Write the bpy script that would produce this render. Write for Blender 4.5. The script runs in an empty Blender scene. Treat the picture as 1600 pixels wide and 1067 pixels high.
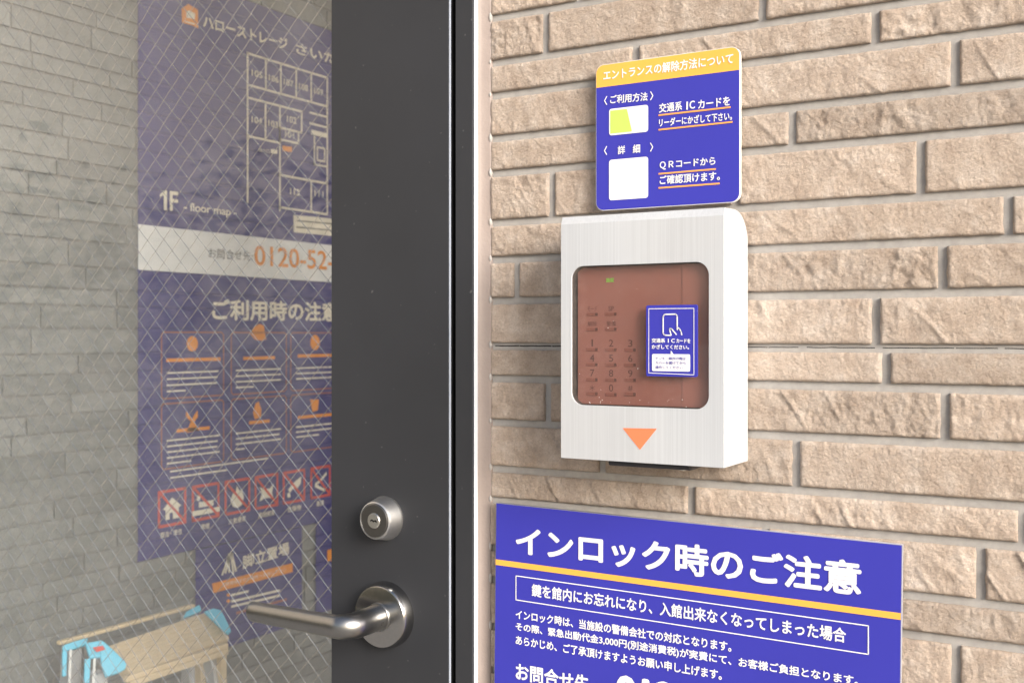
import bpy, bmesh, math, random
from mathutils import Vector, Matrix, noise

random.seed(7)
R = math.radians
scn = bpy.context.scene
C = scn.collection

# ------------------------------------------------------------------ camera
F_PX, CX, HY = 1726.0, 800.0, 525.0
CAM = Vector((0.0, -0.72, 1.22))
YAW = math.atan2(1020.0, 1726.0)
SN, CS = math.sin(YAW), math.cos(YAW)
cam_data = bpy.data.cameras.new('camera')
cam = bpy.data.objects.new('camera', cam_data)
C.objects.link(cam)
cam.location = CAM
cam.rotation_euler = (R(90), 0, YAW)
cam_data.sensor_width = 36
cam_data.lens = F_PX / 1600 * 36
cam_data.shift_y = -8.5 / 1600
cam_data.clip_start = 0.02
cam_data.clip_end = 400
cam_data.dof.use_dof = True
cam_data.dof.focus_distance = 0.76
cam_data.dof.aperture_fstop = 15
scn.camera = cam

# ------------------------------------------------------------------ light
SUN_DIR = Vector((0.85, -0.40, 0.36)).normalized()      # towards the light
elev = math.asin(SUN_DIR.z)
world = bpy.data.worlds.new('World')
scn.world = world
world.use_nodes = True
wn = world.node_tree
wn.nodes.clear()
sky = wn.nodes.new('ShaderNodeTexSky')
sky.sky_type = 'NISHITA'
sky.sun_disc = False
sky.sun_elevation = elev
sky.sun_rotation = math.atan2(SUN_DIR.x, SUN_DIR.y)
sky.air_density = 1.0
sky.dust_density = 4.0
sky.ozone_density = 1.0
bg = wn.nodes.new('ShaderNodeBackground')
bg.inputs['Strength'].default_value = 0.115
wo = wn.nodes.new('ShaderNodeOutputWorld')
wn.links.new(sky.outputs[0], bg.inputs['Color'])
wn.links.new(bg.outputs[0], wo.inputs['Surface'])
sun_data = bpy.data.lights.new('sun', 'SUN')
sun_data.energy = 3.0
sun_data.angle = R(32)
sun_data.color = (1.0, 0.985, 0.965)
sun = bpy.data.objects.new('sun', sun_data)
C.objects.link(sun)
sun.rotation_euler = SUN_DIR.to_track_quat('Z', 'Y').to_euler()
scn.view_settings.view_transform = 'Standard'
scn.view_settings.look = 'None'
scn.view_settings.exposure = 0.86
scn.view_settings.gamma = 1
scn.view_settings.use_curve_mapping = False
scn.cycles.max_bounces = 10
scn.cycles.transparent_max_bounces = 16
scn.cycles.use_denoising = True


# ------------------------------------------------------------------ helpers
def ray(px, py):
    u = (px - CX) / F_PX
    v = (HY - py) / F_PX
    return Vector((-SN + CS * u, CS + SN * u, v))


def W(px, py, Y=0.0):
    """point of the plane y = Y seen at a photo pixel"""
    d = ray(px, py)
    return CAM + d * ((Y - CAM.y) / d.y)


def S(px, py, X):
    d = ray(px, py)
    return CAM + d * ((X - CAM.x) / d.x)


def tag(o, label=None, cat=None, group=None, kind=None):
    if label: o['label'] = label
    if cat: o['category'] = cat
    if group: o['group'] = group
    if kind: o['kind'] = kind
    return o


def thing(name, label, cat, mat=None, loc=(0, 0, 0), group=None):
    o = bpy.data.objects.new(name, None)
    o.empty_display_size = 0.02
    C.objects.link(o)
    if mat is not None:
        o.matrix_world = mat
    else:
        o.location = loc
    return tag(o, label, cat, group)


def link(name, me, m, parent=None, smooth=False):
    o = bpy.data.objects.new(name, me)
    C.objects.link(o)
    if m is not None:
        me.materials.clear()
        me.materials.append(m)
    if parent is not None:
        o.parent = parent
    if smooth:
        for p in me.polygons:
            p.use_smooth = True
    return o


def from_bm(name, bm, m, parent=None, smooth=False, bevel=0, seg=2):
    me = bpy.data.meshes.new(name)
    bmesh.ops.recalc_face_normals(bm, faces=bm.faces)
    bm.to_mesh(me)
    bm.free()
    o = link(name, me, m, parent, smooth)
    if bevel:
        md = o.modifiers.new('bevel', 'BEVEL')
        md.width = bevel
        md.segments = seg
        md.limit_method = 'ANGLE'
        md.angle_limit = R(40)
    return o


def add_box(bm, x0, x1, y0, y1, z0, z1):
    vs = [bm.verts.new(p) for p in ((x0, y0, z0), (x1, y0, z0), (x1, y1, z0), (x0, y1, z0),
                                    (x0, y0, z1), (x1, y0, z1), (x1, y1, z1), (x0, y1, z1))]
    for f in ((0, 3, 2, 1), (4, 5, 6, 7), (0, 1, 5, 4), (1, 2, 6, 5), (2, 3, 7, 6), (3, 0, 4, 7)):
        bm.faces.new([vs[i] for i in f])
    return vs


def box(name, x0, x1, y0, y1, z0, z1, m, parent=None, bevel=0):
    bm = bmesh.new()
    add_box(bm, x0, x1, y0, y1, z0, z1)
    return from_bm(name, bm, m, parent, bevel=bevel)


def add_tube(bm, pts, radii, n=16, cap=True, flat=1.0):
    """tube along pts; radii per point; flat squashes the section along its own second axis"""
    rings = []
    prev = None
    for i, p in enumerate(pts):
        p = Vector(p)
        a = Vector(pts[max(0, i - 1)]); b = Vector(pts[min(len(pts) - 1, i + 1)])
        t = (b - a).normalized()
        ref = Vector((0, 0, 1)) if abs(t.z) < 0.95 else Vector((1, 0, 0))
        s = t.cross(ref).normalized(); up = s.cross(t).normalized()
        r = radii[i] if hasattr(radii, '__len__') else radii
        rings.append([bm.verts.new(p + s * (math.cos(2 * math.pi * k / n) * r * flat) + up * (math.sin(2 * math.pi * k / n) * r))
                      for k in range(n)])
    for a, b in zip(rings, rings[1:]):
        for k in range(n):
            bm.faces.new((a[k], a[(k + 1) % n], b[(k + 1) % n], b[k]))
    if cap:
        bm.faces.new(rings[0][::-1]); bm.faces.new(rings[-1])


def add_lathe(bm, prof, n=64):
    """profile of (radius, z) about the local z axis"""
    rings = []
    for r, z in prof:
        if r < 1e-6:
            rings.append([bm.verts.new((0, 0, z))])
        else:
            rings.append([bm.verts.new((r * math.cos(2 * math.pi * k / n), r * math.sin(2 * math.pi * k / n), z)) for k in range(n)])
    for a, b in zip(rings, rings[1:]):
        for k in range(n):
            k2 = (k + 1) % n
            if len(a) == 1 and len(b) == 1: continue
            if len(a) == 1: bm.faces.new((a[0], b[k], b[k2]))
            elif len(b) == 1: bm.faces.new((a[k], a[k2], b[0]))
            else: bm.faces.new((a[k], a[k2], b[k2], b[k]))


def rrect(x0, y0, x1, y1, r, n=8):
    pts = []
    for cx, cy, a0 in ((x1 - r, y1 - r, 0), (x0 + r, y1 - r, 90), (x0 + r, y0 + r, 180), (x1 - r, y0 + r, 270)):
        for k in range(n + 1):
            a = R(a0 + 90 * k / n)
            pts.append((cx + r * math.cos(a), cy + r * math.sin(a)))
    return pts


def poly_mesh(polys, z=0.0, ext=0.0, bev=0.0):
    """filled 2D polygons (inner ones become holes), extruded"""
    cu = bpy.data.curves.new('tmp', 'CURVE')
    cu.dimensions = '2D'
    cu.fill_mode = 'BOTH'
    cu.extrude = ext
    cu.bevel_depth = bev
    cu.bevel_resolution = 2
    for pts in polys:
        sp = cu.splines.new('POLY')
        sp.points.add(len(pts) - 1)
        for i, p in enumerate(pts):
            sp.points[i].co = (p[0], p[1], 0, 1)
        sp.use_cyclic_u = True
    ob = bpy.data.objects.new('tmp', cu)
    C.objects.link(ob)
    dg = bpy.context.evaluated_depsgraph_get()
    me = bpy.data.meshes.new_from_object(ob.evaluated_get(dg))
    bpy.data.objects.remove(ob)
    bpy.data.curves.remove(cu)
    me.transform(Matrix.Translation((0, 0, z)))
    return me


def stroke(pts, w, closed=False):
    """polygon outline of a thick line, as a list of quads + round joints"""
    out = []
    n = len(pts)
    segs = [(pts[i], pts[(i + 1) % n]) for i in range(n if closed else n - 1)]
    for a, b in segs:
        a = Vector(a); b = Vector(b)
        d = (b - a)
        if d.length < 1e-9: continue
        d.normalize()
        q = Vector((-d.y, d.x)) * w / 2
        e = d * w * 0.35
        out.append([a - e + q, a - e - q, b + e - q, b + e + q])
    return out


def quads_mesh(quads, z):
    me = bpy.data.meshes.new('print')
    vs, fs = [], []
    for q in quads:
        k = len(vs)
        vs += [(p[0], p[1], z) for p in q]
        fs.append(tuple(range(k, k + len(q))))
    me.from_pydata(vs, [], fs)
    return me


def embolden(src, bold):
    '''heavier lettering: the outline swept round a small circle'''
    if bold < 0.004:
        return src.copy()
    n = 8 if bold > 0.015 else 4
    vs = [tuple(v.co) for v in src.vertices]
    fs = [tuple(p.vertices) for p in src.polygons]
    V, Fc = [], []
    for k in range(n + 1):
        a = 2 * math.pi * k / n
        r = 0 if k == n else bold
        base = len(V)
        V += [(x + r * math.cos(a), y + r * math.sin(a), k * 1.0) for x, y, z in vs]
        Fc += [tuple(i + base for i in f) for f in fs]
    me = bpy.data.meshes.new('glyphs')
    me.from_pydata(V, [], Fc)
    return me


_tc = {}
def text_mesh(s, bold=0.0, spacing=1.0, res=3):
    key = (s, spacing)
    if key in _tc:
        return embolden(_tc[key], bold)
    cu = bpy.data.curves.new('tmp', 'FONT')
    cu.body = s
    cu.size = 1
    cu.space_character = spacing
    cu.resolution_u = res
    cu.fill_mode = 'FRONT'
    ob = bpy.data.objects.new('tmp', cu)
    C.objects.link(ob)
    dg = bpy.context.evaluated_depsgraph_get()
    me = bpy.data.meshes.new_from_object(ob.evaluated_get(dg))
    bpy.data.objects.remove(ob)
    bpy.data.curves.remove(cu)
    _tc[key] = me
    return embolden(me, bold)


WALLM = Matrix(((1, 0, 0, 0), (0, 0, -1, 0), (0, 1, 0, 0), (0, 0, 0, 1)))     # board frame: x right, y up, z out of the wall
SIDEM = Matrix(((0, 0, 1, 0), (1, 0, 0, 0), (0, 1, 0, 0), (0, 0, 0, 1)))


class Board:
    """a flat board; its print is laid out in the board's own metric frame"""
    def __init__(self, root, mat, z):
        self.root, self.M, self.I, self.z = root, mat.copy(), mat.inverted(), z

    def p(self, px, py):
        o = self.I @ CAM
        d = self.I.to_3x3() @ ray(px, py)
        t = (self.z - o.z) / d.z
        q = o + d * t
        return Vector((q.x, q.y))

    def text(self, s, p0, p1, hpx, m, bold=0.012, lift=0.0003, spacing=1.0, name='lettering', parent=None):
        a, b = self.p(*p0), self.p(*p1)
        h = (self.p(p0[0], p0[1] - hpx) - a).y
        me = text_mesh(s, bold, spacing)
        xs = [v.co.x for v in me.vertices]; ys = [v.co.y for v in me.vertices]
        if not xs: return None
        w = (b - a).length
        ang = math.atan2(b.y - a.y, b.x - a.x)
        T = (Matrix.Translation((a.x, a.y, self.z + lift)) @ Matrix.Rotation(ang, 4, 'Z')
             @ Matrix.Diagonal((w / (max(xs) - min(xs)), h / (max(ys) - min(ys)), 0.000015, 1))
             @ Matrix.Translation((-min(xs), -min(ys), 0)))
        me.transform(T)
        return link(name, me, m, parent or self.root)

    def poly(self, pts, m, lift=0.0003, name='print', px=True, parent=None):
        q = [[self.p(*p) for p in pts]] if px else [pts]
        return link(name, quads_mesh(q, self.z + lift), m, parent or self.root)

    def polys(self, lists, m, lift=0.0003, name='print'):
        return link(name, quads_mesh([[self.p(*p) for p in l] for l in lists], self.z + lift), m, self.root)

    def line(self, pts, w, m, closed=False, lift=0.0003, name='print'):
        return link(name, quads_mesh(stroke([self.p(*p) for p in pts], w, closed), self.z + lift), m, self.root)

    def lines(self, many, w, m, lift=0.0003, name='print', stuff=False):
        q = []
        for pts in many:
            closed = pts[0] == pts[-1] and len(pts) > 2
            q += stroke([self.p(*p) for p in (pts[:-1] if closed else pts)], w, closed)
        return tag(link(name, quads_mesh(q, self.z + lift), m, self.root), kind='stuff' if name == 'small_print' else None)


# ------------------------------------------------------------------ materials
def nt(name):
    m = bpy.data.materials.new(name)
    m.use_nodes = True
    t = m.node_tree
    b = t.nodes['Principled BSDF']
    return m, t, b


def tex(t, scale=(1, 1, 1), coord='Object'):
    tc = t.nodes.new('ShaderNodeTexCoord')
    mp = t.nodes.new('ShaderNodeMapping')
    mp.inputs['Scale'].default_value = scale
    t.links.new(tc.outputs[coord], mp.inputs['Vector'])
    return mp.outputs[0]


def nz(t, vec, scale, detail=4, rough=0.55):
    n = t.nodes.new('ShaderNodeTexNoise')
    n.inputs['Scale'].default_value = scale
    n.inputs['Detail'].default_value = detail
    n.inputs['Roughness'].default_value = rough
    if vec is not None: t.links.new(vec, n.inputs['Vector'])
    return n.outputs['Fac']


def ramp(t, fac, stops):
    r = t.nodes.new('ShaderNodeValToRGB')
    e = r.color_ramp.elements
    while len(e) < len(stops): e.new(0.5)
    for i, (p, c) in enumerate(stops):
        e[i].position = p
        e[i].color = (*c, 1)
    t.links.new(fac, r.inputs['Fac'])
    return r.outputs['Color']


def bump(t, b, h, strength, dist):
    n = t.nodes.new('ShaderNodeBump')
    n.inputs['Strength'].default_value = strength
    n.inputs['Distance'].default_value = dist
    t.links.new(h, n.inputs['Height'])
    t.links.new(n.outputs[0], b.inputs['Normal'])
    return n


def simple(name, col, rough=0.5, metal=0.0, spec=0.5, mottle=0.05, scale=60, bmp=0.0, bdist=0.0005):
    m, t, b = nt(name)
    v = tex(t)
    f = nz(t, v, scale, 5, 0.6)
    lo = tuple(c * (1 - mottle) for c in col); hi = tuple(min(1, c * (1 + mottle)) for c in col)
    t.links.new(ramp(t, f, [(0.3, lo), (0.7, hi)]), b.inputs['Base Color'])
    b.inputs['Roughness'].default_value = rough
    b.inputs['Metallic'].default_value = metal
    b.inputs['Specular IOR Level'].default_value = spec
    if bmp: bump(t, b, nz(t, v, scale * 12, 3), bmp, bdist)
    return m


def stone_material(name, a, b_, c, fine=1.0):
    m, t, b = nt(name)
    geo = t.nodes.new('ShaderNodeNewGeometry')
    vec = geo.outputs['Position']
    oi = t.nodes.new('ShaderNodeObjectInfo')
    n1 = nz(t, vec, 55, 6, 0.65)
    n2 = nz(t, vec, 9, 3, 0.5)
    col = ramp(t, n1, [(0.28, a), (0.5, b_), (0.74, c)])
    # per-tile shift of tone
    hs = t.nodes.new('ShaderNodeHueSaturation')
    mr = t.nodes.new('ShaderNodeMapRange')
    mr.inputs['To Min'].default_value = 0.87
    mr.inputs['To Max'].default_value = 1.10
    t.links.new(oi.outputs['Random'], mr.inputs['Value'])
    t.links.new(mr.outputs[0], hs.inputs['Value'])
    mr2 = t.nodes.new('ShaderNodeMapRange')
    mr2.inputs['To Min'].default_value = 0.85
    mr2.inputs['To Max'].default_value = 1.15
    t.links.new(n2, mr2.inputs['Value'])
    t.links.new(mr2.outputs[0], hs.inputs['Saturation'])
    gr = ramp(t, nz(t, vec, 700, 5, 0.8), [(0.30, (0.70, 0.68, 0.66)), (0.50, (1, 1, 1)), (0.72, (1.18, 1.18, 1.18))])
    gm = t.nodes.new('ShaderNodeMix'); gm.data_type = 'RGBA'; gm.blend_type = 'MULTIPLY'; gm.inputs[0].default_value = 0.8
    t.links.new(col, gm.inputs[6]); t.links.new(gr, gm.inputs[7])
    t.links.new(gm.outputs[2], hs.inputs['Color'])
    # sparse grey mineral stains
    n3 = nz(t, vec, 23, 5, 0.7)
    st = ramp(t, n3, [(0.70, (0, 0, 0)), (0.78, (1, 1, 1))])
    mx = t.nodes.new('ShaderNodeMix'); mx.data_type = 'RGBA'
    mx.inputs[7].default_value = (0.36, 0.33, 0.31, 1)
    mu = t.nodes.new('ShaderNodeMath'); mu.operation = 'MULTIPLY'; mu.inputs[1].default_value = 0.5
    t.links.new(st, mu.inputs[0]); t.links.new(mu.outputs[0], mx.inputs[0])
    t.links.new(hs.outputs[0], mx.inputs[6])
    t.links.new(mx.outputs[2], b.inputs['Base Color'])
    b.inputs['Roughness'].default_value = 0.8
    b.inputs['Specular IOR Level'].default_value = 0.35
    h1 = nz(t, vec, 330, 9, 0.82)
    vo = t.nodes.new('ShaderNodeTexVoronoi'); vo.inputs['Scale'].default_value = 330
    dn = t.nodes.new('ShaderNodeVectorMath'); dn.operation = 'ADD'
    nn_ = t.nodes.new('ShaderNodeTexNoise'); nn_.inputs['Scale'].default_value = 200; nn_.inputs['Detail'].default_value = 3
    t.links.new(vec, nn_.inputs['Vector'])
    ns = t.nodes.new('ShaderNodeVectorMath'); ns.operation = 'SCALE'; ns.inputs['Scale'].default_value = 0.006
    t.links.new(nn_.outputs['Color'], ns.inputs[0])
    t.links.new(vec, dn.inputs[0]); t.links.new(ns.outputs[0], dn.inputs[1]); t.links.new(dn.outputs[0], vo.inputs['Vector'])
    h2 = vo.outputs['Distance']
    add = t.nodes.new('ShaderNodeMath'); add.operation = 'MULTIPLY_ADD'
    t.links.new(h2, add.inputs[0]); add.inputs[1].default_value = 0.30
    t.links.new(h1, add.inputs[2])
    bump(t, b, add.outputs[0], 1.0 * fine, 0.0034)
    return m


M = {}
M['stone'] = stone_material('beige_split_stone', (0.465, 0.362, 0.290), (0.60, 0.492, 0.408), (0.755, 0.66, 0.58))
M['stone_in'] = stone_material('grey_tile', (0.225, 0.232, 0.228), (0.265, 0.272, 0.266), (0.30, 0.306, 0.30), 0.6)
M['mortar'] = simple('mortar', (0.37, 0.355, 0.34), 0.9, mottle=0.10, scale=180, bmp=0.5, bdist=0.0006)
M['mortar_in'] = simple('mortar_inside', (0.24, 0.24, 0.235), 0.9, mottle=0.12, scale=120, bmp=0.4)
M['sealant'] = simple('sealant', (0.25, 0.205, 0.185), 0.55, mottle=0.06, scale=40, bmp=0.25, bdist=0.0008)
M['blue'] = simple('blue_print', (0.038, 0.038, 0.37), 0.42, mottle=0.03, scale=14, spec=0.4)
M['board_edge'] = simple('white_board_core', (0.80, 0.79, 0.77), 0.5)
M['core_dim'] = simple('grey_board_core', (0.30, 0.30, 0.36), 0.5)
M['yellow'] = simple('amber_print', (0.86, 0.43, 0.075), 0.42, mottle=0.02)
M['orange'] = simple('orange_print', (0.80, 0.21, 0.095), 0.42, mottle=0.02)
M['orange_dark'] = simple('vivid_orange_print', (0.86, 0.29, 0.02), 0.5, mottle=0.03)
M['dim_orange'] = simple('thin_brown_orange_print', (0.33, 0.10, 0.07), 0.5, mottle=0.03)
M['underline'] = simple('light_orange_print', (0.86, 0.37, 0.09), 0.42, mottle=0.02)
M['white'] = simple('white_print', (0.82, 0.82, 0.82), 0.42, mottle=0.01)
M['cream'] = simple('cream_print', (0.86, 0.79, 0.66), 0.5, mottle=0.02)
M['lime'] = simple('lime_print', (0.50, 0.80, 0.13), 0.42, mottle=0.01)
M['red'] = simple('red_print', (0.66, 0.06, 0.045), 0.5, mottle=0.02)
M['violet'] = simple('violet_small_print', (0.09, 0.08, 0.40), 0.5, mottle=0.02)
M['greyprint'] = simple('grey_print', (0.12, 0.12, 0.12), 0.5, mottle=0.02)
M['poster'] = simple('poster_film_violet_blue', (0.036, 0.029, 0.19), 0.45, mottle=0.06, scale=8)
M['rubber'] = simple('black_rubber', (0.006, 0.006, 0.007), 0.6)
M['plastic'] = simple('red_brown_plastic', (0.275, 0.112, 0.09), 0.42, mottle=0.035, scale=30)
M['plastic_reflection'] = simple('reflection_red_brown_plastic', (0.30, 0.125, 0.10), 0.4, mottle=0.03, scale=30)
M['engraved'] = simple('engraved_key_marks', (0.10, 0.035, 0.028), 0.6, mottle=0.03)
M['key'] = simple('worn_key_bar', (0.22, 0.075, 0.055), 0.45, mottle=0.12, scale=400)
M['greenled'] = simple('green_status_print', (0.25, 0.62, 0.06), 0.4)
M['cavity'] = simple('cavity_shade', (0.045, 0.035, 0.032), 0.7)
M['blackplastic'] = simple('dark_underside_plastic', (0.03, 0.03, 0.035), 0.4)
M['cyan'] = simple('sky_blue_plastic', (0.15, 0.58, 0.80), 0.45, mottle=0.05, scale=20)
M['tan'] = simple('tan_step_plastic', (0.72, 0.58, 0.39), 0.55, mottle=0.06, scale=30)
M['alu'] = simple('ladder_aluminium', (0.60, 0.61, 0.63), 0.38, metal=0.3, mottle=0.05, scale=40)
M['pave'] = simple('pavement_concrete', (0.30, 0.285, 0.265), 0.9, mottle=0.12, scale=6, bmp=0.3)
M['floor'] = simple('vestibule_floor_tile', (0.24, 0.23, 0.21), 0.6, mottle=0.08, scale=8)
M['render_wall'] = simple('warm_render', (0.46, 0.41, 0.35), 0.9, mottle=0.08, scale=1.5, bmp=0.3, bdist=0.002)
M['leaf'] = simple('added_hedge_leaf', (0.07, 0.085, 0.045), 0.6, mottle=0.4, scale=6)
M['plaster'] = simple('white_plaster', (0.62, 0.60, 0.56), 0.85, mottle=0.04, scale=4)

# dark powder-coated door metal with dust specks
m, t, b = nt('charcoal_powder_coat')
v = tex(t)
sp = nz(t, v, 240, 2, 0.4)
dust = ramp(t, sp, [(0.765, (0.0295, 0.0312, 0.036)), (0.80, (0.10, 0.10, 0.10))])
cl = nz(t, v, 5, 4, 0.6)
mx = t.nodes.new('ShaderNodeMix'); mx.data_type = 'RGBA'; mx.blend_type = 'MULTIPLY'; mx.inputs[0].default_value = 1
t.links.new(dust, mx.inputs[6]); t.links.new(ramp(t, cl, [(0.3, (0.88, 0.88, 0.88)), (0.7, (1.08, 1.08, 1.1))]), mx.inputs[7])
t.links.new(mx.outputs[2], b.inputs['Base Color'])
b.inputs['Roughness'].default_value = 0.55
b.inputs['Specular IOR Level'].default_value = 0.3
bump(t, b, nz(t, v, 1500, 2), 0.12, 0.0002)
rg = t.nodes.new('ShaderNodeMapRange'); rg.inputs['To Min'].default_value = 0.42; rg.inputs['To Max'].default_value = 0.66
t.links.new(nz(t, tex(t, (1, 1, 0.5)), 14, 6, 0.7), rg.inputs['Value']); t.links.new(rg.outputs[0], b.inputs['Roughness'])
M['door'] = m

m, t, b = nt('anodised_edge')
b.inputs['Base Color'].default_value = (0.78, 0.81, 0.88, 1)
b.inputs['Metallic'].default_value = 0.3
b.inputs['Roughness'].default_value = 0.4
bump(t, b, nz(t, tex(t, (1, 1, 0.1)), 200, 3), 0.1, 0.0003)
M['edge'] = m

M['trim'] = simple('dull_blue_grey_trim', (0.36, 0.40, 0.48), 0.4)
# vertically brushed steel
m, t, b = nt('brushed_steel')
v = tex(t, (1, 0.002, 1))
s1 = nz(t, v, 2600, 5, 0.75)
s2 = nz(t, tex(t, (1, 0.003, 1)), 800, 4, 0.75)
ad = t.nodes.new('ShaderNodeMath'); ad.operation = 'MULTIPLY_ADD'; ad.inputs[1].default_value = 0.6
t.links.new(s1, ad.inputs[0]); 
ad2 = t.nodes.new('ShaderNodeMath'); ad2.operation = 'MULTIPLY'; ad2.inputs[1].default_value = 0.4
t.links.new(s2, ad2.inputs[0]); t.links.new(ad2.outputs[0], ad.inputs[2])
t.links.new(ramp(t, ad.outputs[0], [(0.3, (0.47, 0.49, 0.52)), (0.7, (0.63, 0.655, 0.69))]), b.inputs['Base Color'])
b.inputs['Metallic'].default_value = 0.25
b.inputs['Roughness'].default_value = 0.42
b.inputs['Anisotropic'].default_value = 0.6
bump(t, b, ad.outputs[0], 0.12, 0.0003)
M['steel'] = m


def metal(name, col, rough, br=0.05):
    m, t, b = nt(name)
    v = tex(t)
    t.links.new(ramp(t, nz(t, v, 300, 4), [(0.3, tuple(c * 0.93 for c in col)), (0.7, col)]), b.inputs['Base Color'])
    b.inputs['Metallic'].default_value = 1
    b.inputs['Roughness'].default_value = rough
    bump(t, b, nz(t, v, 1400, 3), br, 0.0002)
    return m


M['satin'] = metal('satin_steel', (0.30, 0.30, 0.30), 0.32)
M['polished'] = metal('polished_steel', (0.42, 0.42, 0.42), 0.19, 0.02)
M['lockmetal'] = metal('satin_lock_steel', (0.62, 0.62, 0.62), 0.42)
M['darksteel'] = metal('dark_steel_face', (0.20, 0.195, 0.19), 0.35)
M['brightsteel'] = metal('bright_key_core', (0.80, 0.79, 0.76), 0.3)
M['wire'] = metal('glass_wire', (0.92, 0.87, 0.78), 0.24)


def glass(name, tint, ior=1.5, haze=0.0, hazecol=(0.8, 0.8, 0.8)):
    m = bpy.data.materials.new(name)
    m.use_nodes = True
    t = m.node_tree
    t.nodes.clear()
    out = t.nodes.new('ShaderNodeOutputMaterial')
    fr = t.nodes.new('ShaderNodeFresnel')
    gm = t.nodes.new('ShaderNodeNewGeometry')          # a thin pane reflects alike on both of its faces
    im = t.nodes.new('ShaderNodeMapRange')
    im.inputs['To Min'].default_value = ior; im.inputs['To Max'].default_value = 1 / ior
    t.links.new(gm.outputs['Backfacing'], im.inputs['Value']); t.links.new(im.outputs[0], fr.inputs['IOR'])
    tr = t.nodes.new('ShaderNodeBsdfTransparent'); tr.inputs['Color'].default_value = (*tint, 1)
    gl = t.nodes.new('ShaderNodeBsdfGlossy'); gl.inputs['Roughness'].default_value = 0.02
    mx = t.nodes.new('ShaderNodeMixShader')
    t.links.new(fr.outputs[0], mx.inputs[0]); t.links.new(tr.outputs[0], mx.inputs[1]); t.links.new(gl.outputs[0], mx.inputs[2])
    last = mx.outputs[0]
    if haze:   # dusty film of finger marks and wipe smears
        df = t.nodes.new('ShaderNodeBsdfDiffuse'); df.inputs['Color'].default_value = (*hazecol, 1)
        m2 = t.nodes.new('ShaderNodeMixShader')
        v = tex(t, (1, 1, 0.35))
        n1 = nz(t, v, 3.2, 5, 0.6)
        n2 = nz(t, tex(t, (1, 1, 1)), 22, 6, 0.7)
        mu = t.nodes.new('ShaderNodeMath'); mu.operation = 'MULTIPLY'
        t.links.new(n1, mu.inputs[0]); t.links.new(n2, mu.inputs[1])
        mr = t.nodes.new('ShaderNodeMapRange')
        mr.inputs['From Min'].default_value = 0.12; mr.inputs['From Max'].default_value = 0.42
        mr.inputs['To Min'].default_value = haze * 0.35; mr.inputs['To Max'].default_value = haze * 1.6
        t.links.new(mu.outputs[0], mr.inputs['Value'])
        t.links.new(mr.outputs[0], m2.inputs[0])
        t.links.new(last, m2.inputs[1]); t.links.new(df.outputs[0], m2.inputs[2])
        last = m2.outputs[0]
    t.links.new(last, out.inputs['Surface'])
    return m


M['glass'] = glass('wired_glass', (0.91, 0.92, 0.92), 1.5, 0.044)
M['clear'] = glass('clear_cover', (0.97, 0.96, 0.95), 1.45, 0.02)

# ------------------------------------------------------------------ exterior tiled wall
JY = 0.0029                                    # depth of the joints behind the tile faces
# joint heights: measured at three places along the wall
JM = [((768, 29),), ((768, 100.5), (1170, 38.6)), ((768, 151), (1170, 97.5), (1550, 48.7)),
      ((768, 217.5), (1170, 173), (1550, 135.7)), ((768, 273.7), (1170, 235.5), (1550, 202.5)),
      ((768, 350.6), (1170, 321.7), (1550, 302)), ((768, 406), (1170, 389), (1550, 375)),
      ((768, 470), (1170, 462), (1550, 457)), ((768, 540), (1170, 543), (1550, 547)),
      ((768, 587.5), (1170, 602.5), (1550, 612)), ((768, 657.6), (1170, 679), (1550, 698)),
      ((768, 732), (1170, 760.7), (1550, 788)), ((768, 780.6), (1170, 818), (1550, 851)),
      ((1550, 945),), ((1550, 1008.5),)]
jz = [sum(W(x, y).z for x, y in m_) / len(m_) for m_ in JM]
# rows between joints, with the vertical joints of each (photo pixels at the row)
VJ = {0: [904, 1250], 1: [851, 1190], 2: [992, 1367], 3: [1100, 1492], 4: [985, 1237], 5: [861, 1148, 1438], 6: [1010, 1575],
      7: [806, 1100, 1472], 8: [1050, 1368], 9: [1020], 10: [855, 1120, 1476], 11: [940, 1243], 12: [1079, 1598],
      13: [856, 1195, 1532], 14: [1050, 1330], 15: [930, 1180, 1493]}
hs_ = [0.036, 0.028, 0.033, 0.025, 0.038, 0.030]
top, bot = [jz[0] + 0.030], [jz[-1]]
rows = []
jall = [jz[0] + 0.034] + jz + [jz[-1] - 0.036]
for i in range(len(jall) - 1):
    rows.append((jall[i], jall[i + 1], VJ.get(i)))
z = jall[0]; k = 0
extra_rows = []
while z < 2.7:
    h = hs_[k % 6]; extra_rows.append((z + h, z)); z += h; k += 1
z = jall[-1]
while z > 0.02:
    h = hs_[k % 6]; extra_rows.append((z, max(z - h, 0.0))); z -= h; k += 1

X_EDGE = W(766, 500).x
X_END = 1.6
GAP = 0.0028                                   # half the joint width


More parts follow.
